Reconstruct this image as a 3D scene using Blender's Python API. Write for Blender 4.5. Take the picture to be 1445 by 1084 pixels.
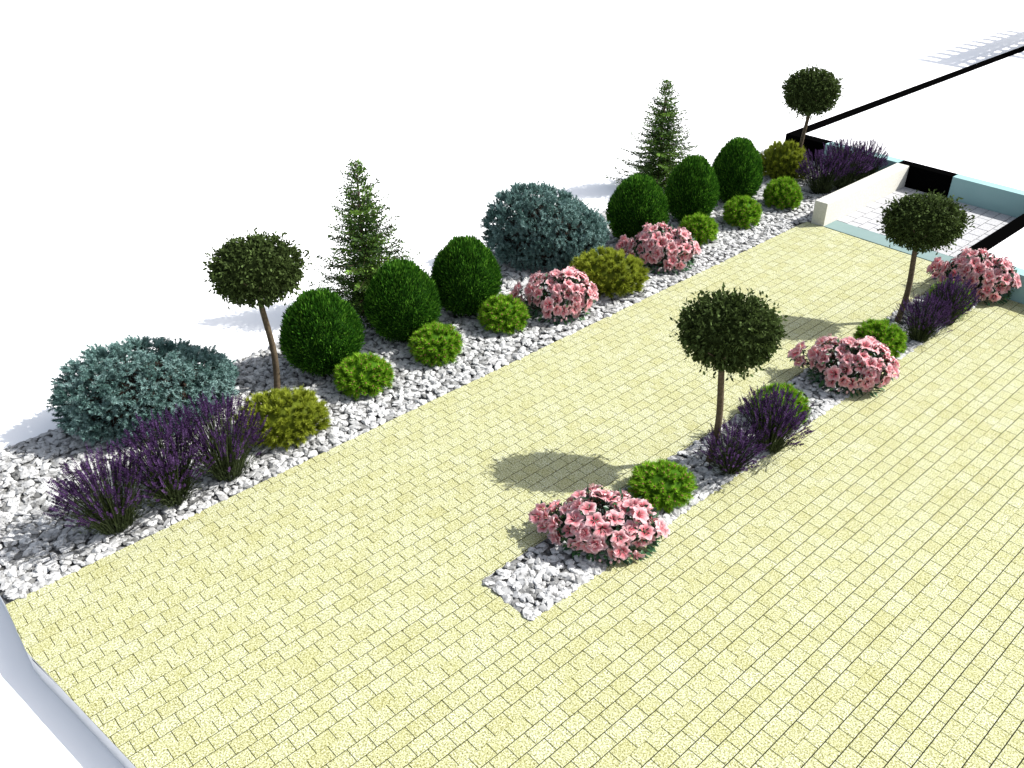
import bpy, math, random
import numpy as np
from mathutils import Matrix, Vector

for o in list(bpy.data.objects): bpy.data.objects.remove(o)
SC = bpy.context.scene
COL = SC.collection
R = math.radians
rng = np.random.default_rng(7)
random.seed(7)

# ------------------------------------------------------------------ camera
cam_d = bpy.data.cameras.new('camera')
cam_o = bpy.data.objects.new('camera', cam_d); COL.objects.link(cam_o)
cam_d.sensor_fit = 'HORIZONTAL'; cam_d.sensor_width = 36.0
cam_d.lens = 36.0 * 1259.32 / 1445.0
cam_d.clip_start = 0.1; cam_d.clip_end = 3000
PITCH, ROLL, YAW = 0.5730125, -0.0051312, 0.8353861
def _cam_matrix():
    cp, sp = math.cos(PITCH), math.sin(PITCH)
    r = Vector((1, 0, 0)); f = Vector((0, cp, -sp)); u = Vector((0, sp, cp))
    c, s = math.cos(ROLL), math.sin(ROLL)
    r2 = c * r + s * u; u2 = -s * r + c * u
    m = Matrix((( r2.x, u2.x, -f.x), (r2.y, u2.y, -f.y), (r2.z, u2.z, -f.z)))
    return (Matrix.Rotation(YAW, 3, 'Z') @ m).to_4x4()
M_ = _cam_matrix(); M_.translation = Vector((0, 0, 6.8))
cam_o.matrix_world = M_
SC.camera = cam_o

# ------------------------------------------------------------------ sky, sun, exposure
SUN_DIR = Vector((-0.62, -0.86, -1.0)).normalized()          # the way the light travels
wd = bpy.data.worlds.new('World'); SC.world = wd; wd.use_nodes = True
wn = wd.node_tree.nodes; wl = wd.node_tree.links
sky = wn.new('ShaderNodeTexSky'); sky.sky_type = 'NISHITA'; sky.sun_disc = False
sky.sun_elevation = math.asin(-SUN_DIR.z); sky.sun_rotation = math.atan2(-SUN_DIR.x, -SUN_DIR.y)
wn['Background'].inputs['Strength'].default_value = 0.12
sky.dust_density = 2.0; sky.ozone_density = 0.6
hs = wn.new('ShaderNodeHueSaturation'); hs.inputs['Saturation'].default_value = 0.5          # thin bright haze: a paler sky
wl.new(sky.outputs[0], hs.inputs['Color']); wl.new(hs.outputs[0], wn['Background'].inputs['Color'])
sun_d = bpy.data.lights.new('sun', 'SUN'); sun_d.energy = 4.4; sun_d.angle = R(0.5); sun_d.color = (1.0, 0.98, 0.945)
sun_o = bpy.data.objects.new('sun', sun_d); COL.objects.link(sun_o)
sun_o.rotation_euler = SUN_DIR.to_track_quat('-Z', 'Y').to_euler(); sun_o.location = (10, 14, 20)
SC.view_settings.view_transform = 'Standard'; SC.view_settings.look = 'None'
SC.view_settings.gamma = 1; SC.view_settings.exposure = 1.0
SC.view_settings.use_curve_mapping = False

# ------------------------------------------------------------------ helpers: materials
def lin(c):
    return tuple((x / 255 / 12.92) if x / 255 < 0.04045 else ((x / 255 + 0.055) / 1.055) ** 2.4 for x in c)

def new_mat(name, rough=0.6, spec=0.3):
    m = bpy.data.materials.new(name); m.use_nodes = True
    nt = m.node_tree; b = nt.nodes['Principled BSDF']
    b.inputs['Roughness'].default_value = rough
    b.inputs['Specular IOR Level'].default_value = spec
    return m, nt, b

def ramp(nt, stops, interp='LINEAR'):
    r = nt.nodes.new('ShaderNodeValToRGB'); r.color_ramp.interpolation = interp
    el = r.color_ramp.elements
    while len(el) < len(stops): el.new(0.5)
    for e, (p, c) in zip(el, stops): e.position = p; e.color = (*c, 1)
    return r

def noise(nt, scale, detail=3, rough=0.55, vec=None):
    n = nt.nodes.new('ShaderNodeTexNoise')
    n.inputs['Scale'].default_value = scale; n.inputs['Detail'].default_value = detail; n.inputs['Roughness'].default_value = rough
    tc = nt.nodes.new('ShaderNodeTexCoord')
    nt.links.new(vec if vec else tc.outputs['Object'], n.inputs['Vector'])
    return n

def tint_mat(name, stops, rough=0.55, spec=0.25, trans=0.0):
    """every face has its own random 'tint' (0..1): pick its colour from the stops; leaves let some light through"""
    m, nt, b = new_mat(name, rough, spec)
    a = nt.nodes.new('ShaderNodeAttribute'); a.attribute_name = 'tint'
    r = ramp(nt, stops); nt.links.new(a.outputs['Fac'], r.inputs['Fac'])
    nt.links.new(r.outputs['Color'], b.inputs['Base Color'])
    if trans > 0:
        t = nt.nodes.new('ShaderNodeBsdfTranslucent'); nt.links.new(r.outputs['Color'], t.inputs['Color'])
        mx = nt.nodes.new('ShaderNodeMixShader'); mx.inputs[0].default_value = trans
        nt.links.new(b.outputs[0], mx.inputs[1]); nt.links.new(t.outputs[0], mx.inputs[2])
        nt.links.new(mx.outputs[0], nt.nodes['Material Output'].inputs['Surface'])
    return m

def noise_mat(name, c1, c2, scale, rough=0.7, spec=0.25, bump=0.0, detail=4):
    m, nt, b = new_mat(name, rough, spec)
    n = noise(nt, scale, detail)
    r = ramp(nt, [(0.3, c1), (0.7, c2)]); nt.links.new(n.outputs['Fac'], r.inputs['Fac'])
    nt.links.new(r.outputs['Color'], b.inputs['Base Color'])
    if bump:
        bp = nt.nodes.new('ShaderNodeBump'); bp.inputs['Strength'].default_value = bump; bp.inputs['Distance'].default_value = 0.01
        nt.links.new(n.outputs['Fac'], bp.inputs['Height']); nt.links.new(bp.outputs[0], b.inputs['Normal'])
    return m

# ------------------------------------------------------------------ helpers: meshes and things
class MB:
    """collects faces (with a tint per vertex and a material slot per face) and links them as ONE mesh object"""
    def __init__(s): s.v = []; s.f = []; s.t = []; s.m = []; s.n = 0
    def add(s, V, F, tint=0.5, mi=0):
        V = np.asarray(V, float).reshape(-1, 3); k = len(V)
        s.v.append(V); s.t.append(np.broadcast_to(np.asarray(tint, float), (k,)).copy())
        if isinstance(F, np.ndarray):
            s.f.append((F + s.n)); s.m.append(np.full(len(F), mi))
        else:
            for q in F: s.f.append(np.array([q]) + s.n); s.m.append(np.array([mi]))
        s.n += k
    def mesh(s, name, mats, smooth=False):
        V = np.concatenate(s.v); me = bpy.data.meshes.new(name)
        loops = np.concatenate([f.ravel() for f in s.f])
        sizes = np.concatenate([np.full(len(f), f.shape[1]) for f in s.f])
        starts = np.concatenate([[0], np.cumsum(sizes)[:-1]])
        me.vertices.add(len(V)); me.vertices.foreach_set('co', V.ravel())
        me.loops.add(len(loops)); me.loops.foreach_set('vertex_index', loops.astype(np.int32))
        me.polygons.add(len(sizes)); me.polygons.foreach_set('loop_start', starts.astype(np.int32))
        me.polygons.foreach_set('material_index', np.concatenate(s.m).astype(np.int32))
        me.polygons.foreach_set('use_smooth', np.full(len(sizes), smooth))
        at = me.attributes.new('tint', 'FLOAT', 'POINT'); at.data.foreach_set('value', np.concatenate(s.t).astype(np.float32))
        for m in (mats if isinstance(mats, (list, tuple)) else [mats]): me.materials.append(m)
        me.update(calc_edges=True); me.validate()
        return me
    def build(s, name, mats, parent=None, smooth=False):
        o = bpy.data.objects.new(name, s.mesh(name, mats, smooth)); COL.objects.link(o)
        if parent: o.parent = parent
        return o

def tag(o, label=None, cat=None, group=None, kind=None):
    for k, v in (('label', label), ('category', cat), ('group', group), ('kind', kind)):
        if v: o[k] = v
    return o

def empty(name, loc=(0, 0, 0)):
    o = bpy.data.objects.new(name, None); o.location = loc; o.empty_display_size = 0.2; COL.objects.link(o); return o

def copy_tree(o, parent=None):
    c = o.copy(); COL.objects.link(c); c.parent = parent
    for ch in list(o.children): copy_tree(ch, c)
    return c

def unit(a): return a / np.maximum(np.linalg.norm(a, axis=-1, keepdims=True), 1e-9)

def rand_dirs(n): return unit(rng.normal(size=(n, 3)))

def fib_dirs(n, zmin=-1.0):
    i = np.arange(n) + 0.5; z = 1 - (1 - zmin) * i / n; ph = i * 2.399963
    r = np.sqrt(np.maximum(0, 1 - z * z)); return np.stack([r * np.cos(ph), r * np.sin(ph), z], 1)

def leaves(mb, P, D, L, Wd, tint, nrm=None, mi=0, fold=0.0, wide=0.45):
    """n four-sided blades: P base points, D directions, L lengths, Wd widths"""
    n = len(P); D = unit(D)
    if nrm is None: nrm = rand_dirs(n)
    S = unit(np.cross(D, nrm)); N = np.cross(S, D)
    L = np.broadcast_to(L, (n,))[:, None]; Wd = np.broadcast_to(Wd, (n,))[:, None]
    mid = P + D * L * wide + N * Wd * fold
    V = np.stack([P, mid - S * Wd / 2, P + D * L, mid + S * Wd / 2], 1).reshape(-1, 3)
    F = np.arange(4 * n).reshape(n, 4)
    mb.add(V, F, np.repeat(np.broadcast_to(tint, (n,)), 4), mi)

def needles(mb, P, D, L, Wd, tint, mi=0):
    n = len(P); D = unit(D); S = unit(np.cross(D, rand_dirs(n)))
    L = np.broadcast_to(L, (n,))[:, None]; Wd = np.broadcast_to(Wd, (n,))[:, None]
    V = np.stack([P - S * Wd / 2, P + S * Wd / 2, P + D * L], 1).reshape(-1, 3)
    mb.add(V, np.arange(3 * n).reshape(n, 3), np.repeat(np.broadcast_to(tint, (n,)), 3), mi)

def ico(sub):
    t = (1 + 5 ** .5) / 2
    V = [(-1, t, 0), (1, t, 0), (-1, -t, 0), (1, -t, 0), (0, -1, t), (0, 1, t), (0, -1, -t), (0, 1, -t), (t, 0, -1), (t, 0, 1), (-t, 0, -1), (-t, 0, 1)]
    F = [(0, 11, 5), (0, 5, 1), (0, 1, 7), (0, 7, 10), (0, 10, 11), (1, 5, 9), (5, 11, 4), (11, 10, 2), (10, 7, 6), (7, 1, 8),
         (3, 9, 4), (3, 4, 2), (3, 2, 6), (3, 6, 8), (3, 8, 9), (4, 9, 5), (2, 4, 11), (6, 2, 10), (8, 6, 7), (9, 8, 1)]
    V = [np.array(v) / np.linalg.norm(v) for v in V]
    for _ in range(sub):
        c = {}; G = []
        def mid(a, b):
            k = (min(a, b), max(a, b))
            if k not in c: m = V[a] + V[b]; V.append(m / np.linalg.norm(m)); c[k] = len(V) - 1
            return c[k]
        for a, b, d in F:
            x, y, z = mid(a, b), mid(b, d), mid(d, a); G += [(a, x, z), (b, y, x), (d, z, y), (x, y, z)]
        F = G
    return np.array(V), np.array(F)

def lump_core(mb, c, rad, tint=0.3, sub=3, jit=0.06, mi=0, zmin=None):
    V, F = ico(sub)
    ph = rng.uniform(0, 6.28, (5, 3)); fr = rng.uniform(2, 5, (5, 3))
    d = sum(np.sin(V @ np.diag(fr[k]) + ph[k]).mean(1) for k in range(5)) * jit
    P = V * (1 + d)[:, None] * np.array(rad) + np.array(c)
    if zmin is not None: P[:, 2] = np.maximum(P[:, 2], zmin)
    mb.add(P, F, tint, mi)

def tube(mb, pts, rads, seg=8, tint=0.5, mi=0, cap=True):
    pts = np.asarray(pts, float); n = len(pts)
    T = np.gradient(pts, axis=0); T = unit(T)
    ref = np.array([0.0, 0, 1]) if abs(T[0][2]) < 0.8 else np.array([1.0, 0, 0])
    A = unit(np.cross(T, ref)); B = np.cross(T, A)
    th = np.arange(seg) * 2 * np.pi / seg
    rads = np.broadcast_to(rads, (n,))
    V = pts[:, None] + rads[:, None, None] * (A[:, None] * np.cos(th)[None, :, None] + B[:, None] * np.sin(th)[None, :, None])
    F = []
    for i in range(n - 1):
        for j in range(seg): F.append((i * seg + j, i * seg + (j + 1) % seg, (i + 1) * seg + (j + 1) % seg, (i + 1) * seg + j))
    F = np.array(F); base = mb.n
    mb.add(V.reshape(-1, 3), F, tint, mi)
    if cap:
        mb.f.append(np.array([[base + (n - 1) * seg + j for j in range(seg)]])); mb.m.append(np.array([mi]))

def box(mb, x0, x1, y0, y1, z0, z1, tint=0.5, mi=0, bev=0.0, bottom=True):
    if bev <= 0:
        V = [(x0, y0, z0), (x1, y0, z0), (x1, y1, z0), (x0, y1, z0), (x0, y0, z1), (x1, y0, z1), (x1, y1, z1), (x0, y1, z1)]
        F = [(3, 2, 1, 0), (4, 5, 6, 7), (0, 1, 5, 4), (1, 2, 6, 5), (2, 3, 7, 6), (3, 0, 4, 7)]
        mb.add(V, np.array(F), tint, mi)
    else:
        b = bev
        V = [(x0, y0, z0), (x1, y0, z0), (x1, y1, z0), (x0, y1, z0), (x0, y0, z1 - b), (x1, y0, z1 - b), (x1, y1, z1 - b), (x0, y1, z1 - b),
             (x0 + b, y0 + b, z1), (x1 - b, y0 + b, z1), (x1 - b, y1 - b, z1), (x0 + b, y1 - b, z1)]
        F = [(3, 2, 1, 0), (8, 9, 10, 11), (0, 1, 5, 4), (1, 2, 6, 5), (2, 3, 7, 6), (3, 0, 4, 7), (4, 5, 9, 8), (5, 6, 10, 9), (6, 7, 11, 10), (7, 4, 8, 11)]
        mb.add(V, np.array(F), tint, mi)

def clip_poly(P, a, b, c):
    """keep a*x + b*y >= c"""
    out = []
    for i in range(len(P)):
        p, q = P[i], P[(i + 1) % len(P)]
        dp, dq = a * p[0] + b * p[1] - c, a * q[0] + b * q[1] - c
        if dp >= 0: out.append(p)
        if (dp >= 0) != (dq >= 0):
            t = dp / (dp - dq); out.append((p[0] + t * (q[0] - p[0]), p[1] + t * (q[1] - p[1])))
    return out

# ------------------------------------------------------------------ layout (metres)
BED_L, BED_R = -11.06, -8.25            # gravel bed along the left of the drive
ISL = (-5.227, -4.473, 4.275, 14.45)    # gravel island in the drive
FRONT = [(-60.0, 0.62), (-8.28, 0.482), (-7.346, 0.43), (-5.53, 0.715), (6.0, 2.35)]
WALL_Y0, PORCH_Y0, HOUSE_Y = 15.25, 15.70, 18.42
WX0, WX1 = -8.155, -7.887               # low white garden wall
SIDE_X = -5.175                         # side of the house beside the porch
RIGHT_Y = 14.79                         # house front right of the porch
ZT = 0.46

def front_clip(P):
    for (x0, y0), (x1, y1) in zip(FRONT[1:-1], FRONT[2:]):
        P = clip_poly(P, -(y1 - y0), x1 - x0, -(y1 - y0) * x0 + (x1 - x0) * y0)
        if len(P) < 3: return []
    return P

# ------------------------------------------------------------------ setting: ground
m_ground, nt, b = new_mat('white_ground', 0.9, 0.1)
b.inputs['Base Color'].default_value = (0.86, 0.86, 0.86, 1)
g = MB()
ys = [-400, -40, -2, 0.0, 0.2, 0.35, 0.5, 0.7, 0.9, 1.1, 1.3, 3, 10, 17.9, 18.44, 40, 150, 900]; xs = [-900, -200, -60, -20, -11.09, -11.03, -6, 0, 7, 7.4, 60, 300]
def gz(x, y):
    t = min(1, max(0, (1.15 - y) / 0.7)); z = -0.018 - 0.292 * t * t * (3 - 2 * t)
    return min(z, -0.31) if -11.05 < x < 7.2 and y < 18 else z                             # dug out under the slab
V = [(x, y, gz(x, y)) for y in ys for x in xs]; nx = len(xs)
g.add(V, np.array([(j * nx + i, j * nx + i + 1, (j + 1) * nx + i + 1, (j + 1) * nx + i) for j in range(len(ys) - 1) for i in range(nx - 1)]))
tag(g.build('ground', m_ground), kind='structure')

# ------------------------------------------------------------------ setting: base slab under drive and beds
m_slab = noise_mat('pale_concrete', (0.53, 0.54, 0.56), (0.59, 0.60, 0.62), 6, 0.85, 0.1)
m_bed, nt, b = new_mat('gravel_gap_shade', 0.95, 0.05); b.inputs['Base Color'].default_value = (0.08, 0.08, 0.077, 1)  # dark colour stands in for the shade in gaps between stones
poly = [(BED_L, 0.49), (-8.28, 0.484), (-7.346, 0.45), (-5.53, 0.735), (6.0, 2.37), (6.0, 14.7), (-5.0, 14.7), (-5.0, 18.38), (BED_L, 18.38)]
s = MB(); n = len(poly)
s.add([(x, y, -0.030) for x, y in poly] + [(x, y, -0.40) for x, y in poly], [tuple(range(n))], mi=1)
s.f += [np.array([[i, n + i, n + (i + 1) % n, (i + 1) % n]]) for i in range(n)]; s.m += [np.array([0])] * n
tag(s.build('foundation_slab', [m_slab, m_bed]), kind='structure')

# ------------------------------------------------------------------ setting: yellow granite pavers
m_pav, nt, b = new_mat('yellow_granite_paver', 0.75, 0.2)
at = nt.nodes.new('ShaderNodeAttribute'); at.attribute_name = 'tint'
base = ramp(nt, [(0.0, (0.350, 0.353, 0.188)), (0.5, (0.370, 0.379, 0.216)), (1.0, (0.382, 0.393, 0.238))]); nt.links.new(at.outputs['Fac'], base.inputs['Fac'])
n1 = noise(nt, 58, 2.5, 0.7); n2 = noise(nt, 100, 2, 0.6); n3 = noise(nt, 4, 3)
sp = ramp(nt, [(0.30, (0.18, 0.17, 0.10)), (0.42, (0.70, 0.68, 0.50)), (0.50, (1, 1, 0.95)), (0.62, (1.30, 1.30, 1.65))]); nt.links.new(n1.outputs['Fac'], sp.inputs['Fac'])
s2 = ramp(nt, [(0.34, (0.30, 0.28, 0.20)), (0.47, (0.96, 0.95, 0.9)), (0.65, (1.15, 1.15, 1.3))]); nt.links.new(n2.outputs['Fac'], s2.inputs['Fac'])
s3 = ramp(nt, [(0.3, (0.95, 0.94, 0.84)), (0.7, (1.03, 1.03, 1.08))]); nt.links.new(n3.outputs['Fac'], s3.inputs['Fac'])
def mul(nt, a, b_):
    mx = nt.nodes.new('ShaderNodeMix'); mx.data_type = 'RGBA'; mx.blend_type = 'MULTIPLY'; mx.inputs[0].default_value = 1
    nt.links.new(a, mx.inputs[6]); nt.links.new(b_, mx.inputs[7]); return mx.outputs[2]
c = mul(nt, mul(nt, mul(nt, base.outputs[0], sp.outputs[0]), s2.outputs[0]), s3.outputs[0])
nt.links.new(c, b.inputs['Base Color'])
bp = nt.nodes.new('ShaderNodeBump'); bp.inputs['Strength'].default_value = 0.25; bp.inputs['Distance'].default_value = 0.004
nt.links.new(n1.outputs['Fac'], bp.inputs['Height']); nt.links.new(bp.outputs[0], b.inputs['Normal'])
m_joint, nt, b = new_mat('dark_joint_sand', 0.95, 0.05); b.inputs['Base Color'].default_value = (0.018, 0.018, 0.013, 1)

def lay_pavers(mb, row_edges, y0, y1, regions, length, off0, z, gaps, gy=0.0024):
    for k in range(len(row_edges) - 1):
        xa, xb = row_edges[k], row_edges[k + 1]
        off = off0 + (length / 2 if k % 2 else 0) + rng.normal() * 0.004
        ga, gb = gaps(k)
        j0 = int((y0 - off) / length) - 1; j1 = int((y1 - off) / length) + 2
        for j in range(j0, j1):
            ya, yb = off + j * length, off + (j + 1) * length
            for (rx0, rx1, ry0, ry1) in regions:
                ax, bx, ay, by = max(xa, rx0), min(xb, rx1), max(ya, ry0), min(yb, ry1)
                if bx - ax < 0.012 or by - ay < 0.012: continue
                gx0 = ga if ax == xa else 0.001; gx1 = gb if bx == xb else 0.001
                P = [(ax + gx0, ay + gy), (bx - gx1, ay + gy), (bx - gx1, by - gy), (ax + gx0, by - gy)]
                if ay < 2.6: P = front_clip(P)
                if len(P) < 3: continue
                P = np.array(P); cen = P.mean(0); ext = np.maximum(np.abs(P - cen), 1e-4)
                Q = cen + np.sign(P - cen) * np.maximum(ext - 0.0022, 0)
                dz = z + rng.normal() * 0.0006; m = len(P)
                V = [(*q, dz) for q in Q] + [(*q, dz - 0.0035) for q in P] + [(*q, z - 0.012) for q in P]
                F = [tuple(range(m))] + [(i, m + i, m + (i + 1) % m, (i + 1) % m) for i in range(m)] + [(m + i, 2 * m + i, 2 * m + (i + 1) % m, m + (i + 1) % m) for i in range(m)]
                F[1:] = [f[::-1] for f in F[1:]]
                mb.add(V, F, rng.random())

edges = []
k0 = -3
for k in range(k0, 9):
    for w in (0, .1435, .287, .443, .600, .755): edges.append(-5.688 + .911 * k + w)
GAPW = 0.0044
def gaps(k):
    i = k % 6
    return (0.0012 if i == 1 else GAPW / 1, 0.0012 if i == 0 else GAPW / 1)
LX1 = 1.6
pv = MB()
regions = [(BED_R, ISL[0], 0, RIGHT_Y), (BED_R, SIDE_X - 0.004, RIGHT_Y, WALL_Y0 - 0.01), (ISL[0], ISL[1], 0, ISL[2]), (ISL[0], ISL[1], ISL[3], RIGHT_Y - 0.005), (ISL[1], LX1, 0, RIGHT_Y - 0.005)]
lay_pavers(pv, edges, 0.2, 15.3, regions, 0.2072, 0.045, 0.0, gaps)
jp = front_clip([(BED_R + .002, 0.2), (LX1, 0.2), (LX1, 14.78), (BED_R + .002, 14.78)])
for pp in ([front_clip([(BED_R + .003, 0.2), (ISL[0] - .003, 0.2), (ISL[0] - .003, 15.2), (BED_R + .003, 15.2)]),
            front_clip([(ISL[0] - .003, 0.2), (ISL[1] + .003, 0.2), (ISL[1] + .003, ISL[2] - .003), (ISL[0] - .003, ISL[2] - .003)]),
            front_clip([(ISL[1] + .003, 0.2), (LX1, 0.2), (LX1, 14.78), (ISL[1] + .003, 14.78)]),
            [(ISL[0] - .003, ISL[3] + .003), (ISL[1] + .003, ISL[3] + .003), (ISL[1] + .003, 14.78), (ISL[0] - .003, 14.78)]]):
    m = len(pp); i0 = pv.n
    pv.add([(x, y, -0.007) for x, y in pp] + [(x, y, -0.40) for x, y in pp], [tuple(range(m))], 0.5, 1)
    pv.f += [np.array([[i0 + i, i0 + m + i, i0 + m + (i + 1) % m, i0 + (i + 1) % m]]) for i in range(m)]; pv.m += [np.array([2])] * m
tag(pv.build('driveway', [m_pav, m_joint, m_slab]), kind='structure')

# ------------------------------------------------------------------ setting: white porch paving
m_tile, nt, b = new_mat('white_paver', 0.8, 0.2)
n1 = noise(nt, 30, 3); r1 = ramp(nt, [(0.35, (0.29, 0.29, 0.295)), (0.5, (0.355, 0.355, 0.36)), (0.65, (0.42, 0.42, 0.43))]); nt.links.new(n1.outputs['Fac'], r1.inputs['Fac'])
nt.links.new(r1.outputs[0], b.inputs['Base Color'])
m_tj, nt, b = new_mat('grey_joint_sand', 0.95, 0.05); b.inputs['Base Color'].default_value = (0.06, 0.06, 0.065, 1)
tl = MB()
te = [WX1 + 0.002 + i * 0.2245 for i in range(13)]
lay_pavers(tl, te, 15.6, 18.5, [(WX1 + .003, SIDE_X - .003, PORCH_Y0 + .003, HOUSE_Y - .003)], 0.36, 15.72, 0.0, lambda k: (0.006, 0.006), 0.008)
tl.add([(WX1 + .002, PORCH_Y0 + .002, -0.008), (SIDE_X - .002, PORCH_Y0 + .002, -0.008), (SIDE_X - .002, HOUSE_Y - .002, -0.008), (WX1 + .002, HOUSE_Y - .002, -0.008)], [(0, 1, 2, 3)], 0.5, 1)
tag(tl.build('porch_paving', [m_tile, m_tj]), kind='structure')

# ------------------------------------------------------------------ gravel
m_stone, nt, b = new_mat('white_crushed_stone', 0.8, 0.2)
at = nt.nodes.new('ShaderNodeAttribute'); at.attribute_name = 'tint'
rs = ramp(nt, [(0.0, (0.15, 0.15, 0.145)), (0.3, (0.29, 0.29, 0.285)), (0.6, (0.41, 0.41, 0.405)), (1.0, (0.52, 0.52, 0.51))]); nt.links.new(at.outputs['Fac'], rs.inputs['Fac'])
nv = noise(nt, 22, 5, 0.65); rv = ramp(nt, [(0.36, (0.36, 0.36, 0.36)), (0.49, (0.90, 0.90, 0.90)), (0.6, (1.0, 1.0, 1.0))]); nt.links.new(nv.outputs['Fac'], rv.inputs['Fac'])
nt.links.new(mul(nt, rs.outputs[0], rv.outputs[0]), b.inputs['Base Color'])
SV, SF = ico(2)
STONES = []
for k in range(14):
    Vv = SV * (1 + rng.normal(0, 0.10, (len(SV), 1)))
    for _ in range(10):                                   # chop flat facets
        d = unit(rng.normal(size=3)); h = rng.uniform(0.56, 0.88)
        pr = Vv @ d; ex = np.maximum(pr - h, 0); Vv = Vv - ex[:, None] * d
    STONES.append(Vv)
def gravel(name, inside, clamp, x0, x1, y0, y1, sp, size):
    mb = MB()
    for layer, (zc, f) in enumerate(((-0.022, 1.0), (-0.002, 1.0))):
        ny = int((y1 - y0) / (sp * 0.866)) + 1; nx_ = int((x1 - x0) / sp) + 1
        P = []
        for j in range(ny + 1):
            for i in range(nx_ + 1):
                x = x0 + (i + 0.5 * (j % 2) + 0.5 * layer) * sp + rng.normal() * sp * 0.25; y = y0 + (j + .5 * layer) * sp * 0.866 + rng.normal() * sp * 0.25
                P.append((x, y))
        for (x, y) in P:
            a = size * rng.choice((rng.uniform(.55, .8), rng.uniform(.8, 1.1), rng.uniform(.95, 1.25))); bb = a * rng.uniform(0.55, 0.95); cc = a * rng.uniform(0.30, 0.42)
            x, y = clamp(x, y, bb * 0.62)
            if not inside(x, y, bb * 0.5): continue
            Vv = STONES[rng.integers(len(STONES))] * np.array([a, bb, cc])
            q = rng.uniform(0, 6.283); tl_ = rng.normal(0, 0.2)
            Rz = np.array([[math.cos(q), -math.sin(q), 0], [math.sin(q), math.cos(q), 0], [0, 0, 1]])
            Rx = np.array([[1, 0, 0], [0, math.cos(tl_), -math.sin(tl_)], [0, math.sin(tl_), math.cos(tl_)]])
            mb.add(Vv @ Rx.T @ Rz.T + np.array([x, y, zc + rng.normal() * 0.004]), SF, np.clip(rng.normal(0.62 - 0.55 * (1 - layer), 0.20), 0, 1))  # lower layer tinted darker: gap shade put into the stone colour
    return tag(mb.build(name, m_stone), kind='stuff')
def in_bed(x, y, m):
    left = BED_L if y < 5.0 else (BED_L - 0.26 * min(1, (y - 5.0) / 1.5))
    right = BED_R if y < 14.75 else (WX0 + 0.0 if y > WALL_Y0 else BED_R - 0.0)
    return left + m * .4 < x < right - m and 0.50 + m * 0.6 < y < HOUSE_Y - m
def in_isl(x, y, m): return ISL[0] + m < x < ISL[1] - m and ISL[2] + m < y < ISL[3] - m
def cl_bed(x, y, m):
    if y < 14.7 and BED_R - m < x < BED_R + m * .6: x = BED_R - m * rng.uniform(1, 1.2)
    return x, y
def cl_isl(x, y, m): return min(max(x, ISL[0] + m), ISL[1] - m), min(max(y, ISL[2] + m), ISL[3] - m)
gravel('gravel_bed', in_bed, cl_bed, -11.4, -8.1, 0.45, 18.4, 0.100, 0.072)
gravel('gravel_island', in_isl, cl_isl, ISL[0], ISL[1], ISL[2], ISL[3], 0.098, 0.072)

# ------------------------------------------------------------------ house, garden wall, threshold, pergola
m_black, nt, b = new_mat('black_cladding', 1.0, 0.0); b.inputs['Base Color'].default_value = (0.0012, 0.0012, 0.0012, 1)
m_teal = noise_mat('pale_teal_render', (0.225, 0.365, 0.365), (0.245, 0.385, 0.385), 3, 0.9, 0.1)
m_thr = noise_mat('teal_threshold_stone', (0.150, 0.215, 0.205), (0.165, 0.230, 0.222), 5, 0.85, 0.15)
m_roof, nt, b = new_mat('white_roof_membrane', 0.9, 0.1); b.inputs['Base Color'].default_value = (0.86, 0.86, 0.86, 1)
m_white = noise_mat('white_speckled_render', (0.44, 0.43, 0.37), (0.55, 0.54, 0.49), 28, 0.85, 0.1, 0.15)
house = empty('house', (-4.0, 20.0, 0)); tag(house, 'low white roofed house with black and pale teal wall panels around a recessed porch', 'house')
def hpart(name, mat, *b6, **kw):
    mb = MB(); x0, x1, y0, y1, z0, z1 = b6
    box(mb, x0 + 4.0, x1 + 4.0, y0 - 20.0, y1 - 20.0, z0, z1); return mb.build(name, mat, house)
zb = -0.30
# left side wall and the front wall left of the porch
o = hpart('side_wall', m_black, -10.885, -10.60, HOUSE_Y + .28, 46.0, zb, ZT); o['label'] = 'long black side wall'
o = hpart('wall_panel', m_black, -10.885, -9.86, HOUSE_Y, HOUSE_Y + .28, zb, ZT); o['label'] = 'black corner panel'
o = hpart('wall_panel', m_teal, -9.86, WX0 + .02, HOUSE_Y, HOUSE_Y + .25, zb, ZT); o['label'] = 'pale teal panel'
o = hpart('door', m_black, WX0 + .02, -6.955, HOUSE_Y, HOUSE_Y + .25, zb, ZT); o['label'] = 'black door panel at the back of the porch'
o = hpart('wall_panel', m_teal, -6.955, SIDE_X + .265, HOUSE_Y, HOUSE_Y + .25, zb, ZT); o['label'] = 'pale teal panel'
o = hpart('porch_wall', m_black, SIDE_X, SIDE_X + .265, RIGHT_Y + .262, HOUSE_Y, zb, ZT - .003); o['label'] = 'black side wall of the porch'
o = hpart('wall_panel', m_black, SIDE_X, -4.33, RIGHT_Y, RIGHT_Y + .262, zb, ZT - .003); o['label'] = 'black corner panel'
o = hpart('wall_panel', m_teal, -4.33, 5.0, RIGHT_Y, RIGHT_Y + .25, zb, ZT - .003); o['label'] = 'pale teal panel'
rf = MB()
box(rf, -10.60 + 4, 9.0, HOUSE_Y + .25 - 20, 26.0, 0.2, ZT - .012)
box(rf, SIDE_X + .265 + 4, 9.0, RIGHT_Y + .25 - 20, HOUSE_Y + .25 - 20, 0.2, ZT - .012)
rf.build('roof', m_roof, house)

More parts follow.
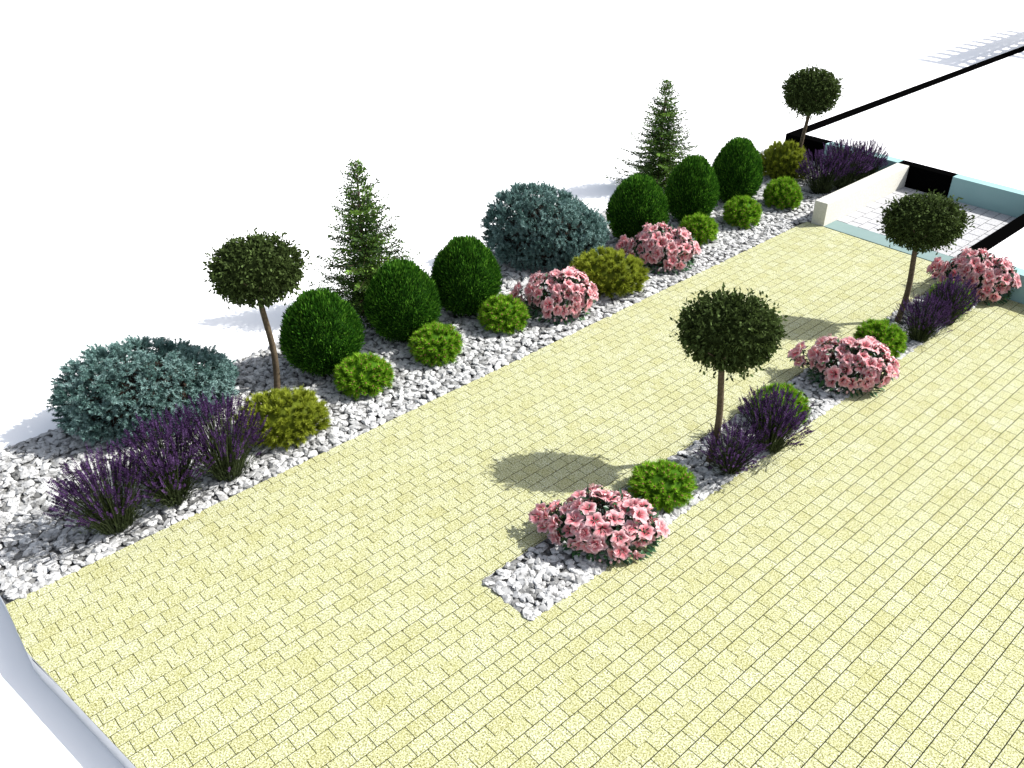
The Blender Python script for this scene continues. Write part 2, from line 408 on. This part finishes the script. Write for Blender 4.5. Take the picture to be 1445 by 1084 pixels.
wmb = MB(); box(wmb, WX0, WX1, WALL_Y0, HOUSE_Y - .002, -0.05, ZT - .004, bev=0.008)
tag(wmb.build('garden_wall', m_white), 'low white speckled wall between the lavender and the porch', 'wall')
tmb = MB(); box(tmb, WX1 + .003, SIDE_X - .003, WALL_Y0 + .005, PORCH_Y0, -0.05, 0.006, bev=0.004)
tag(tmb.build('threshold', m_thr), 'flat teal stone strip between yellow drive and white porch paving', 'threshold')

m_perg = noise_mat('grey_timber', (0.30, 0.27, 0.23), (0.40, 0.36, 0.31), 5, 0.8, 0.2)
pg = empty('pergola', (-8.4, 35.2, ZT)); tag(pg, 'slatted timber pergola standing on the far end of the white roof', 'pergola')
ph = 2.45
def pbox(name, x0, x1, y0, y1, z0, z1):
    mb = MB(); box(mb, x0 + 8.4, x1 + 8.4, y0 - 35.2, y1 - 35.2, z0, z1); return mb.build(name, m_perg, pg)
for i in range(11):
    y = 32.2 + i * 0.637; pbox('rafter', -11.30, -6.6, y - .085, y + .085, ph, ph + .20)
pbox('beam', -10.86, -10.50, 32.05, 39.3, ph - .16, ph - .002); pbox('beam', -7.2, -7.0, 32.05, 39.3, ph - .16, ph - .002)
for x in (-10.8, -7.1):
    for y in (33.4, 38.9): pbox('post', x - .06, x + .06, y - .06, y + .06, -.01, ph - .162)
for i in range(8):
    x = -10.15 + i * 0.36; pbox('slat', x - .09, x + .09, 32.15 + .5 * (i % 3), 39.2, ph + .203, ph + .24)

# ------------------------------------------------------------------ plants
m_bark = noise_mat('brown_bark', (0.045, 0.033, 0.020), (0.105, 0.080, 0.052), 26, 0.85, 0.15, 0.6)
m_twig = noise_mat('twigs_hollow_shade', (0.010, 0.009, 0.007), (0.035, 0.022, 0.016), 9, 0.9, 0.1)  # twigs, coloured near-black to paint the shaded hollows of the shrub
m_box = tint_mat('topiary_leaf', [(0, (0.019, 0.030, 0.007)), (0.5, (0.045, 0.068, 0.017)), (1, (0.105, 0.155, 0.048))], 0.7, 0.08, 0.3)
m_thu = tint_mat('thuja_spray', [(0, (0.008, 0.038, 0.004)), (0.5, (0.032, 0.115, 0.008)), (1, (0.13, 0.30, 0.03))], 0.7, 0.08, 0.3)
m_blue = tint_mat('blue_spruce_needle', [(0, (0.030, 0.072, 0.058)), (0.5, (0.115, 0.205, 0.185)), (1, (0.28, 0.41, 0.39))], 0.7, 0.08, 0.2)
m_fir = tint_mat('fir_spray', [(0, (0.009, 0.022, 0.005)), (0.5, (0.036, 0.080, 0.014)), (1, (0.16, 0.29, 0.04))], 0.6, 0.15, 0.25)
m_mugo = tint_mat('mugo_needle', [(0, (0.028, 0.085, 0.004)), (0.5, (0.125, 0.28, 0.012)), (1, (0.32, 0.56, 0.04))], 0.65, 0.08, 0.3)
m_bud = noise_mat('reddish_bud', (0.14, 0.07, 0.03), (0.24, 0.13, 0.06), 20, 0.7, 0.2)
m_gold = tint_mat('gold_needle', [(0, (0.07, 0.095, 0.008)), (0.5, (0.215, 0.26, 0.020)), (1, (0.42, 0.47, 0.07))], 0.65, 0.08, 0.3)
m_azl = tint_mat('azalea_leaf', [(0, (0.010, 0.034, 0.016)), (0.6, (0.024, 0.078, 0.034)), (1, (0.06, 0.15, 0.04))], 0.4, 0.4, 0.15)
m_pet = tint_mat('azalea_petal', [(0, (0.44, 0.02, 0.05)), (0.25, (0.52, 0.09, 0.12)), (0.48, (0.62, 0.29, 0.31)), (0.74, (0.66, 0.42, 0.43)), (1, (0.74, 0.62, 0.64))], 0.6, 0.15, 0.3)
m_lst = tint_mat('lavender_stem', [(0, (0.014, 0.022, 0.006)), (0.6, (0.038, 0.054, 0.018)), (1, (0.09, 0.12, 0.045))], 0.6, 0.15, 0.2)
m_lav = tint_mat('lavender_flower', [(0, (0.022, 0.010, 0.032)), (0.55, (0.050, 0.024, 0.074)), (1, (0.105, 0.058, 0.145))], 0.8, 0.05, 0.25)

def make_topiary():
    root = empty('topiary_tree')
    t = MB(); z = np.linspace(-0.06, 1.62, 15)
    px = 0.045 * np.sin(z * 2.6 + 0.3) + 0.02 * z - 0.02; py = 0.018 * np.sin(z * 3.1)
    tube(t, np.stack([px, py, z], 1), np.interp(z, [-.06, .05, 1.0, 1.62], [.058, .047, .042, .036]), 10, cap=False)
    for k in range(9):                                   # limbs inside the crown
        a = k * 2.4; d = np.array([math.cos(a), math.sin(a), rng.uniform(0.3, 1.1)]); s0 = np.array([px[-2], py[-2], rng.uniform(1.42, 1.56)])
        u = np.linspace(0, 1, 4)[:, None]; tube(t, s0 + d * u * 0.36, np.linspace(.016, .006, 4), 5)
    t.build('trunk', m_bark, root, smooth=True)
    c = MB(); cz = 1.85; rad = np.array([0.585, 0.30, 0.435])
    lump_core(c, (0, 0, cz), rad * 0.84, 0.22, 3, 0.03)
    n = 900; D = fib_dirs(n); D = unit(D + rng.normal(0, 0.07, D.shape))
    amp = 1 + 0.035 * np.sin(D[:, 0] * 7 + 1) * np.sin(D[:, 2] * 6) + rng.normal(0, 0.022, n)
    stick = rng.random(n) < 0.12
    for q in range(8):
        f = 0.80 + 0.026 * q
        ax = unit(D / rad + rng.normal(0, 0.10, (n, 3)) + np.array([0, 0, 0.25]))
        Pq = D * rad * (0.82 * amp)[:, None] + ax * (q * (0.014 + 0.012 * stick))[:, None]
        side = unit(np.cross(ax, rand_dirs(n)) * 1.0 + ax * 0.75)
        leaves(c, Pq + np.array([0, 0, cz]), side, rng.uniform(.046, .070, n), rng.uniform(.025, .038, n), np.clip(rng.normal(0.45, 0.24, n), 0, 1), fold=0.15)
    c.build('crown', m_box, root)
    return root

def make_thuja():
    root = empty('globe_thuja'); rad = np.array([0.60, 0.51, 0.63]); cz = 0.60
    f = MB()
    def shape(D):                                        # slightly egg shaped
        k = 1 - 0.07 * np.maximum(D[:, 2], 0) ** 2 * 0 + 0.02 * np.sin(D[:, 0] * 9 + D[:, 2] * 5) + 0.015 * np.sin(D[:, 1] * 13 + D[:, 2] * 11)
        P = D * rad * k[:, None]; P[:, :2] *= (1 - 0.15 * D[:, 2:3] - 0.05 * D[:, 2:3] ** 2); return P
    V, F = ico(4); P = shape(V) * 0.90 + np.array([0, 0, cz]); P[:, 2] = np.maximum(P[:, 2], -0.01); f.add(P, F, 0.12)
    n = 15000; D = fib_dirs(n, -0.97); D = unit(D + rng.normal(0, 0.02, D.shape))
    P = shape(D) * rng.uniform(0.86, 0.99, n)[:, None] + np.array([0, 0, cz])
    up = np.array([0, 0, 1.0]); dd = unit(unit(D / rad) * 0.75 + up * rng.uniform(0.5, 1.3, (n, 1)) + rng.normal(0, 0.28, (n, 3)))
    cl = 0.5 + 0.5 * np.sin(D[:, 0] * 11 + 3 * D[:, 1]) * np.sin(D[:, 2] * 9 + 2 * D[:, 0])
    keep = P[:, 2] > 0.0
    leaves(f, P[keep], dd[keep], rng.uniform(.05, .105, n)[keep], rng.uniform(.012, .023, n)[keep], np.clip(rng.normal(0.28 + 0.28 * cl, 0.26, n), 0, 1)[keep], wide=0.6)
    f.build('foliage', m_thu, root)
    s = MB(); tube(s, [(0, 0, -.06), (0, 0, .15), (0.01, 0, .4)], [.05, .045, .03], 8); s.build('stem', m_bark, root)
    return root

def make_blue():
    root = empty('blue_spruce_shrub'); rad = np.array([1.14, 0.72, 0.74]); cz = 0.46
    f = MB(); nl = 250
    D = fib_dirs(nl, -0.62); D = unit(D + rng.normal(0, 0.09, D.shape))
    asym = 1.0
    amp = np.where(rng.random(nl) < .13, .68, rng.uniform(0.85, 0.94, nl)) * asym
    D[:, 2] *= 1 - 0.34 * D[:, 0] * (D[:, 2] > 0)      # taller on its left, sloping to its right
    low = D[:, 2] < -0.25; amp[low] *= 0.95
    P0, DD, T = [], [], []
    for i in range(nl):
        c = D[i] * rad * amp[i] + np.array([0, 0, cz]); lr = rng.uniform(0.10, 0.17)
        m = 15; d = unit(rng.normal(size=(m, 3)) + unit(D[i] / rad) * 1.3 + np.array([0, 0, 0.35]))
        base = c - unit(D[i] / rad) * lr * 0.6
        lt = rng.normal(0.55, 0.16)
        for k in range(m):
            ln = rng.uniform(0.06, 0.12); st = base + d[k] * lr * rng.uniform(0.3, 0.8)
            nn = 46; u = rng.uniform(0, 1, nn)[:, None]
            P0.append(st + d[k] * u * ln); DD.append(unit(rand_dirs(nn) * 0.9 + d[k] * 0.85)); T.append(np.clip(rng.normal(lt, 0.18, nn) + 0.12 * (u[:, 0] - .5), 0, 1))
    P0 = np.concatenate(P0); DD = np.concatenate(DD); T = np.concatenate(T)
    keep = P0[:, 2] > 0.005
    needles(f, P0[keep], DD[keep], rng.uniform(.030, .050, keep.sum()), rng.uniform(.009, .0135, keep.sum()), T[keep])
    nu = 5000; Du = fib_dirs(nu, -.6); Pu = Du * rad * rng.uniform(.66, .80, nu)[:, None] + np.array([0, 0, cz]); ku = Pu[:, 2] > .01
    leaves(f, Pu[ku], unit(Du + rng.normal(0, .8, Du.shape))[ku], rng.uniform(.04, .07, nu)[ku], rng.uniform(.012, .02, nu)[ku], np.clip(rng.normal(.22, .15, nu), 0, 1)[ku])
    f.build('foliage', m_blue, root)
    b_ = MB(); lump_core(b_, (0, 0, cz - .05), rad * np.array([.68, .68, .66]), 0.5, 3, 0.05, zmin=-0.02)  # solid dark core paints the shade seen between shoots
    for i in range(nl):
        e = D[i] * rad * amp[i] + np.array([0, 0, cz]); s0 = np.array([e[0] * .3, e[1] * .3, max(0.05, e[2] * .35)])
        tube(b_, [s0, (s0 + e) / 2 + rng.normal(0, .03, 3), e], [.018, .012, .005], 4)
    b_.build('branches', m_twig, root)
    return root

def make_fir():
    root = empty('fir_tree'); Hh = 2.45
    t = MB(); z = np.linspace(-0.06, Hh, 14); tube(t, np.stack([0.012 * np.sin(z * 3), 0.01 * np.cos(z * 2.2), z], 1), np.interp(z, [0, Hh], [.055, .005]), 8)
    f = MB(); LP, LD, LT, LN = [], [], [], []
    nb = 0; zz = 0.12
    while zz < Hh - 0.05:
        q = zz / Hh; L = (1.16 * (1 - q) ** 0.80 + 0.03) * rng.uniform(0.9, 1.08)
        k = 8 if q < 0.75 else 6
        a0 = rng.uniform(0, 6.28)
        for i in range(k):
            a = a0 + i * 6.283 / k + rng.normal(0, 0.15); Lb = L * rng.uniform(0.66, 1.08)
            if q > 0.85: el = 0.7
            else: el = 0.10 + 0.35 * q
            d = np.array([math.cos(a) * math.cos(el), math.sin(a) * math.cos(el), math.sin(el)])
            b0 = np.array([0, 0, zz + rng.normal(0, .02)]); u = np.linspace(0, 1, 5)[:, None]
            pts = b0 + d * u * Lb + np.array([0, 0, -0.10]) * (u * (1 - u)) * 2 * Lb - np.array([0, 0, 0.05]) * u * Lb * (1 - q)
            tube(t, pts, np.linspace(.010, .003, 5) * (1.2 - .6 * q), 4)
            side = np.array([-math.sin(a), math.cos(a), 0])
            bt = np.clip(rng.normal(0.36, 0.2), 0.05, 0.9)
            ns = max(4, int(Lb / 0.036))
            for j in range(ns):
                uu = (j + 1) / ns; p = b0 + d * uu * Lb + np.array([0, 0, -0.10]) * (uu * (1 - uu)) * 2 * Lb - np.array([0, 0, 0.05]) * uu * Lb * (1 - q)
                for sg in (-1, 1):
                    if rng.random() < 0.12: continue
                    tl_ = (0.15 * (1 - uu) + 0.05) * rng.uniform(0.6, 1.2) * (0.6 + 0.6 * (1 - q)); td = unit(d * 0.75 + side * sg * 0.8 + np.array([0, 0, rng.normal(-0.08, 0.2)]))
                    m = max(2, int(tl_ / 0.022)); w = (np.arange(m) + 0.5)[:, None] / m
                    LP.append(p + td * w * tl_ + rng.normal(0, .006, (m, 3))); LD.append(unit(td + rng.normal(0, .5, (m, 3)))); LT.append(np.clip(rng.normal(bt, 0.16, m) + 0.18 * (uu < .6), 0, 1))
        zz += 0.07 + 0.03 * (1 - q)
    P = np.concatenate(LP); D = np.concatenate(LD); T = np.concatenate(LT); n = len(P)
    leaves(f, P, D, rng.uniform(.036, .066, n), rng.uniform(.018, .030, n), T)
    t.build('trunk', m_bark, root, smooth=True); f.build('foliage', m_fir, root)
    return root

def make_pine(name, mat, rad, cz, nshoot, nneed, nl, spread, budr, up, lump=0.0):
    root = empty(name); rad = np.array(rad); f = MB()
    lump_core(f, (0, 0, cz), rad * 0.72, 0.08, 3, 0.05, zmin=-0.01)
    D = fib_dirs(nshoot, -0.55); D = unit(D + rng.normal(0, 0.06, D.shape))
    amp = rng.uniform(0.86, 1.0, nshoot) * (1 + lump * np.sin(D[:, 0] * 5 + 1.0) * np.sin(D[:, 1] * 4 + D[:, 2] * 3))
    br = MB()
    for i in range(nshoot):
        ax = unit(unit(D[i] / rad) + np.array([0, 0, up]) + rng.normal(0, 0.14, 3))
        tip = D[i] * rad * amp[i] * 0.97 + np.array([0, 0, cz])
        if tip[2] < 0.02: continue
        sh = rng.uniform(0.85, 1.15)
        u = rng.uniform(0, 1, nneed) ** 0.8
        P = tip - ax * (1 - u)[:, None] * 0.10 * sh
        rd = unit(np.cross(ax, rand_dirs(nneed)))
        sp_ = rng.uniform(0.2, 1.35, nneed)[:, None] * spread
        dd = unit(ax * 1.0 + rd * sp_)
        T = np.clip(rng.normal(0.50, 0.17, nneed) + 0.25 * (u - 0.5) + rng.normal(0, .08), 0, 1)
        needles(f, P, dd, rng.uniform(.75, 1.1, nneed) * nl * sh, nl * 0.14, T)
        if budr > 0:
            V, F = ico(1); S = unit(np.cross(ax, [0.3, 0.1, 0.9])); B = np.cross(ax, S)
            M = np.stack([S * budr, B * budr, ax * budr * 2.0], 0); f.add(V @ M + tip + ax * 0.010, F, 0.5, 1)
        if i % 2 == 0: tube(br, [(0, 0, 0.02), tip * np.array([.5, .5, .6]), tip - ax * .06], [.016, .011, .007], 4)
    f.build('foliage', [mat, m_bud], root)
    br.build('branches', m_bark, root)
    return root

def flower_mesh(k):
    mb = MB(); nu, nv_ = 5, 5
    r0 = np.random.default_rng(40 + k)
    for p in range(5):
        a0 = p * 6.2832 / 5 + r0.normal(0, .1); V, T = [], []
        ph = r0.uniform(0, 6.28); op = r0.uniform(0.8, 1.1)
        for i in range(nu):
            u = i / (nu - 1)
            rr = 0.006 + 0.070 * u; zz = 0.050 * math.sin(u * 1.25) * op - 0.022 * u ** 3
            half = [0.10, 0.36, 0.66, 0.70, 0.26][i] * 1.02
            for j in range(nv_):
                w = (j / (nv_ - 1)) * 2 - 1; a = a0 + w * half
                r2 = rr * (1 - 0.10 * abs(w) ** 2 * u)
                ruff = 0.011 * math.sin(w * 7 + ph) * u * u + 0.006 * (w * w) * u
                V.append((r2 * math.cos(a), r2 * math.sin(a), zz + ruff + 0.002 * (p % 2)))
                T.append(min(1, 0.05 + 0.62 * u ** 0.85 + 0.30 * (abs(w) ** 4) * u + (0.16 if i == nu - 1 else 0) + r0.normal(0, .04)))
        F = np.array([(i * nv_ + j, i * nv_ + j + 1, (i + 1) * nv_ + j + 1, (i + 1) * nv_ + j) for i in range(nu - 1) for j in range(nv_ - 1)])
        mb.add(V, F, np.clip(T, 0, 1))
    for s_ in range(6):
        a = s_ * 1.05 + r0.uniform(0, .5); tube(mb, [(0, 0, 0), (.010 * math.cos(a), .010 * math.sin(a), .03), (.018 * math.cos(a), .018 * math.sin(a), .062)], .0014, 4, 0.55)
    return mb.mesh('flower', m_pet, True)
FLOWERS = [flower_mesh(k) for k in range(5)]

def make_azalea(sd=0.0):
    root = empty('azalea'); rad = np.array([0.60, 0.43, 0.37]); cz = 0.26
    n = 90; D = fib_dirs(n, -0.30); D = unit(D + rng.normal(0, 0.17, D.shape))
    pos = [(D[i] * rad * (rng.uniform(0.80, 1.04) + .10 * math.sin(5 * D[i][0] + 4 * D[i][2] + sd)) + np.array([0, 0, cz]), unit(D[i] / rad)) for i in range(n) if not (0.15 < D[i][0] < 0.5 and D[i][1] < -.3 and -.1 < D[i][2] < .35 and rng.random() < .5)]
    for q in ((-.74, -.02, .30), (-.70, .05, .36), (-.67, -.09, .22), (-.78, .05, .24), (.58, -.08, .33)): pos.append((np.array(q), unit(np.array([q[0] * .6, q[1] - .5, .6]))))
    lv = MB(); st = MB()
    for i, (p, d) in enumerate(pos):
        if p[2] < 0.08: continue
        d = unit(d + rng.normal(0, .22, 3) + np.array([0, 0, .12]))
        o = bpy.data.objects.new('flower', FLOWERS[rng.integers(5)]); COL.objects.link(o); o.parent = root
        o.rotation_mode = 'QUATERNION'
        o.rotation_quaternion = Vector(d).to_track_quat('Z', 'Y') @ Matrix.Rotation(rng.uniform(0, 6.28), 3, 'Z').to_quaternion()
        o.location = Vector(p - d * 0.045); sc = rng.uniform(1.15, 1.5); o.scale = (sc, sc, sc * rng.uniform(.9, 1.3))
        s0 = np.array([p[0] * .12, p[1] * .12, 0.0]); b0 = p - d * .05
        tube(st, [s0, s0 * .3 + b0 * .6 + np.array([0, 0, -.03]), b0], [.010, .007, .004], 5)
        m = 8; a = rng.uniform(0, 6.28) + np.arange(m) * 6.283 / m
        S = unit(np.cross(d, [0.2, .5, .8])); B = np.cross(d, S)
        dr = unit(np.cos(a)[:, None] * S + np.sin(a)[:, None] * B + d * 0.05 + rng.normal(0, .15, (m, 3)))
        leaves(lv, np.tile(b0 - d * .02, (m, 1)) + dr * .015, dr, rng.uniform(.07, .11, m), rng.uniform(.032, .045, m), np.clip(rng.normal(.4, .2, m), 0, 1), nrm=np.tile(d, (m, 1)), fold=0.12)
    n2 = 330; D2 = fib_dirs(n2, -.75); P2 = D2 * rad * rng.uniform(.62, .92, n2)[:, None] + np.array([0, 0, cz]); P2[:, 2] = np.maximum(P2[:, 2], .02)
    leaves(lv, P2, unit(D2 + rng.normal(0, .6, D2.shape)), rng.uniform(.07, .11, n2), rng.uniform(.032, .048, n2), np.clip(rng.normal(.35, .2, n2), 0, 1), fold=.12)
    m = 80; a = np.linspace(0, 12.56, m); Pe = np.stack([np.cos(a) * .46, np.sin(a) * .34, np.where(np.arange(m) < 40, .05, .11)], 1)
    leaves(lv, Pe, np.stack([np.cos(a), np.sin(a), np.full(m, -.1)], 1) + rng.normal(0, .3, (m, 3)), .11, .05, np.clip(rng.normal(.6, .2, m), 0, 1), nrm=np.tile([0, 0, 1.], (m, 1)), fold=.12)
    lv.build('leaves', m_azl, root); st.build('stems', m_bark, root)
    V, F = ico(1)
    for q in ((.10, -.40, .12), (.14, -.41, .10), (.06, -.42, .08), (-.05, -.40, .07), (.30, -.33, .2)):
        bd = MB(); bd.add(V * np.array([.016, .016, .024]) + np.array(q), F, .75); bd.build('bud', m_pet, root, smooth=True)
    return root

def make_lavender():
    root = empty('lavender'); Hh = 0.86; R_ = 0.50
    st = MB(); fl = MB(); n = 320
    SV_, SF_ = [], []
    for i in range(n):
        a = rng.uniform(0, 6.283); q = math.sqrt(rng.random()); b0 = np.array([math.cos(a), math.sin(a) * .8, 0]) * 0.15 * q
        top_r = R_ * q * rng.uniform(.85, 1.12); h = Hh * (1.0 - 0.22 * q * q) * rng.uniform(0.58, 1.06)
        e = np.array([math.cos(a) * top_r, math.sin(a) * .8 * top_r, h]); mid = b0 * .5 + e * .5 + np.array([math.cos(a), math.sin(a), 0]) * -.02 * q + np.array([0, 0, .03]) + rng.normal(0, .012, 3)
        w = 0.0042; tube(st, [b0, mid, e], [w, w * .8, w * .6], 3, rng.random(), cap=False)
        ax = unit(e - mid); sl = rng.uniform(.11, .20); m = 10
        S = unit(np.cross(ax, [0.31, .77, .2])); B = np.cross(ax, S)
        tb = np.clip(rng.normal(.5, .18), 0, 1)
        for k in range(m):                               # whorls of florets up the spike
            c = e + ax * (k / m * sl - .02); r_ = .012 * math.sin(0.5 + 2.3 * k / m)
            th = rng.uniform(0, 6.28) + np.arange(4) * 1.571
            dr = unit(np.cos(th)[:, None] * S + np.sin(th)[:, None] * B + ax * .9)
            leaves(fl, np.tile(c, (4, 1)), dr, r_ * 1.9, r_ * 1.15, np.clip(rng.normal(tb, .16, 4), 0, 1))
        if rng.random() < .8:                            # a low whorl below the spike
            c = e - ax * .06; th = rng.uniform(0, 6.28) + np.arange(4) * 1.571
            leaves(fl, np.tile(c, (4, 1)), unit(np.cos(th)[:, None] * S + np.sin(th)[:, None] * B + ax * .5), .022, .015, tb)
    nl = 1400
    a = rng.uniform(0, 6.283, nl); q = np.sqrt(rng.random(nl)); zf = rng.random(nl) ** 1.25
    rr = (.17 + .80 * R_ * zf) * q; P = np.stack([np.cos(a) * rr, np.sin(a) * rr * .8, .02 + zf * .33], 1)
    leaves(st, P, np.stack([np.cos(a) * .8 * q, np.sin(a) * .8 * q, np.full(nl, .9)], 1) + rng.normal(0, .25, (nl, 3)), rng.uniform(.04, .08, nl), rng.uniform(.006, .010, nl), np.clip(rng.normal(.45, .22, nl), 0, 1))
    st.build('stems', m_lst, root); fl.build('flower_spikes', m_lav, root)
    return root

def place(proto, first, loc, rot, scale, label, cat, group):
    o = proto if first else copy_tree(proto)
    o.location = loc; o.rotation_euler = (0, 0, R(rot)); o.scale = scale
    tag(o, label, cat, group); return o

P2 = (make_topiary(), make_topiary())
G = 'ball topiary trees along the drive'
for i, (x, y, a, s, lb) in enumerate((
    (-9.906, 4.562, 65.3, (1.00, 1.00, .99), 'ball topiary tree behind the golden dwarf pine nearest the big front blue shrub'),
    (-4.859, 7.697, 32.3, (.96, .96, .985), 'largest looking ball topiary tree, on the island between the low green pine and pink azalea'),
    (-5.056, 12.761, 21.6, (.97, .97, .89), 'shorter ball topiary tree on the island, crown seen against the white porch paving'),
    (-9.72, 17.176, 29.5, (.96, .96, 1.0), 'far ball topiary tree beside the black house corner and lavender hedge'))):
    place(P2[i % 2], i < 2, (x, y, 0), a + (0, 0, 12, 180)[i], s, lb, 'topiary tree', G)

p = make_thuja(); G = 'dark green globe thujas in the gravel bed'
for i, (x, y, r, d, s, a, lb) in enumerate((
    (-9.942, 5.373, .615, .523, .627, 61.6, 'dark green globe thuja right beside the front topiary trunk'),
    (-9.919, 6.772, .594, .505, .635, 55.7, 'dark green globe thuja standing in front of the nearer fir tree'),
    (-9.912, 7.995, .591, .502, .643, 51.1, 'dark green globe thuja just left of the farther blue spruce shrub'),
    (-9.871, 12.05, .595, .506, .645, 39.3, 'dark green globe thuja just right of the farther blue spruce, behind a pink azalea'),
    (-9.816, 13.559, .537, .456, .659, 35.9, 'dark green globe thuja in the middle of the far trio'),
    (-9.844, 15.039, .542, .461, .667, 33.2, 'dark green globe thuja farthest back, next to the small golden pine'))):
    place(p, i == 0, (x, y, 0), a + (0, 180, 0, 180, 0, 180)[i], (r / .60 * .90, d / .51 * .90, s / .63 * .985), lb, 'thuja', G)

p = make_blue(); G = 'blue spruce shrubs at the back of the gravel bed'
for i, (x, y, r, d, s, a, lb) in enumerate((
    (-10.444, 3.024, 1.192, .739, .639, 73.9, 'large blue spruce shrub at the front, behind the purple lavender clumps'),
    (-10.446, 10.258, 1.15, .713, .788, 45.5, 'blue spruce shrub between two globe thujas, behind a golden pine and azalea'))):
    place(p, i == 0, (x, y, 0), a, (r / 1.16, d / .72, s / .70), lb, 'blue spruce', G)

p = make_fir(); G = 'fir trees at the back of the gravel bed'
place(p, True, (-10.94, 6.84, 0), 20, (.92, .92, 1.0), 'loose green fir tree rising behind the second globe thuja', 'fir tree', G)
place(p, False, (-11.414, 14.534, 0), 20, (.90, .90, .9), 'far loose green fir tree rising behind the far trio of globe thujas', 'fir tree', G)

p = make_pine('dwarf_pine', m_mugo, (.41, .36, .30), .19, 112, 135, .086, 1.0, .0135, 0.15); G = 'bright green dwarf pines'
for i, (x, y, r, d, s, a, lb) in enumerate((
    (-9.146, 5.506, .427, .363, .301, 59, 'bright green dwarf pine in front of the thuja nearest the front topiary trunk'),
    (-9.141, 6.775, .421, .358, .302, 53.5, 'bright green dwarf pine in front of the second globe thuja'),
    (-9.145, 8.096, .417, .355, .307, 48.5, 'bright green dwarf pine touching the left side of a pink azalea in the bed'),
    (-9.127, 12.938, .374, .318, .315, 35.2, 'bright green dwarf pine touching the right side of the farther azalea in the bed'),
    (-9.058, 14.208, .403, .343, .334, 32.5, 'bright green dwarf pine in front of the farthest globe thuja'),
    (-9.043, 15.564, .399, .339, .359, 30.2, 'bright green dwarf pine by the end of the low white wall'),
    (-4.854, 6.744, .414, .352, .234, 35.7, 'bright green dwarf pine on the island directly behind the front azalea'),
    (-4.82, 9.1, .414, .352, .279, 27.9, 'bright green dwarf pine half hidden by lavender on the island, before the middle azalea'),
    (-4.811, 11.674, .386, .328, .296, 22.4, 'bright green dwarf pine on the island between the middle azalea and the far topiary trunk'),
    (-4.70, 13.62, .36, .30, .32, 19.6, 'bright green dwarf pine showing through lavender at the far end of the island'))):
    place(p, i == 0, (x, y, 0), a + 67 * i, (r / .43, (r + d) / 2 / .38, s / .31), lb, 'dwarf pine', G)

p = make_pine('golden_pine', m_gold, (.60, .43, .43), .28, 230, 110, .085, 0.85, 0, 0.6, 0.08); G = 'golden dwarf pines in the gravel bed'
for i, (x, y, r, d, s, a, lb) in enumerate((
    (-8.907, 4.097, .615, .431, .403, 65.3, 'golden yellow dwarf pine at the front, right of the lavender clumps'),
    (-8.891, 10.197, .688, .481, .446, 41.1, 'golden yellow dwarf pine between the two pink azaleas in the bed'),
    (-9.947, 16.945, .542, .38, .516, 30.4, 'golden olive dwarf pine far back behind the topiary trunk near the house'))):
    place(p, i == 0, (x, y, 0), a + (0, 180, 0)[i], (r / .61, d / .44, s / .45), lb, 'golden pine', G)

P2 = (make_azalea(0.0), make_azalea(2.1)); G = 'pink azaleas in bloom'
for i, (x, y, r, d, s, a, lb) in enumerate((
    (-4.768, 5.713, .662, .464, .332, 39.8, 'pink azalea in bloom at the near end of the gravel island'),
    (-4.684, 10.548, .62, .434, .426, 23.9, 'pink azalea in bloom in the middle of the island between two dwarf pines'),
    (-4.65, 14.542, .609, .426, .464, 17.7, 'pink azalea in bloom at the far end of the island against the teal house wall'),
    (-8.849, 9.005, .593, .415, .47, 44.5, 'pink azalea in bloom in the left bed, in front of the blue spruce'),
    (-8.891, 11.639, .639, .447, .454, 37.4, 'pink azalea in bloom in the left bed, in front of a globe thuja'))):
    place(P2[i % 2], i < 2, (x, y, 0), a, (r / .63, d / .45, s / .40), lb, 'azalea', G)

P2 = (make_lavender(), make_lavender()); G = 'purple lavender clumps'
for i, (x, y, h, r, a, lb) in enumerate((
    (-8.622, 1.782, 1.04, .575, 78, 'purple lavender clump standing alone at the front left of the gravel bed'),
    (-8.671, 2.492, 1.10, .638, 74, 'purple lavender clump in front of the middle of the large blue shrub'),
    (-8.625, 3.148, 1.12, .551, 70, 'purple lavender clump against the left side of the front golden pine'),
    (-8.902, 16.805, .95, .60, 28, 'purple lavender clump beside the far topiary trunk near the house'),
    (-8.748, 17.40, 1.05, .64, 26, 'purple lavender clump in the middle of the far hedge behind the white wall'),
    (-8.62, 18.0, .98, .42, 25, 'purple lavender clump at the house end of the low white wall'),
    (-4.583, 7.727, .62, .463, 31, 'loose purple lavender clump at the foot of the island topiary nearest the camera'),
    (-4.518, 8.456, .84, .50, 28, 'purple lavender clump on the island in front of a hidden dwarf pine'),
    (-4.548, 12.425, .74, .419, 20, 'purple lavender clump at the foot of the far island topiary'),
    (-4.522, 13.271, .80, .44, 19, 'purple lavender clump at the far island end beside the pink azalea'))):
    k = r / .56
    place(P2[i % 2], i < 2, (x, y, 0), a + 71 * i, (k, k, h / 1.0), lb, 'lavender', G)
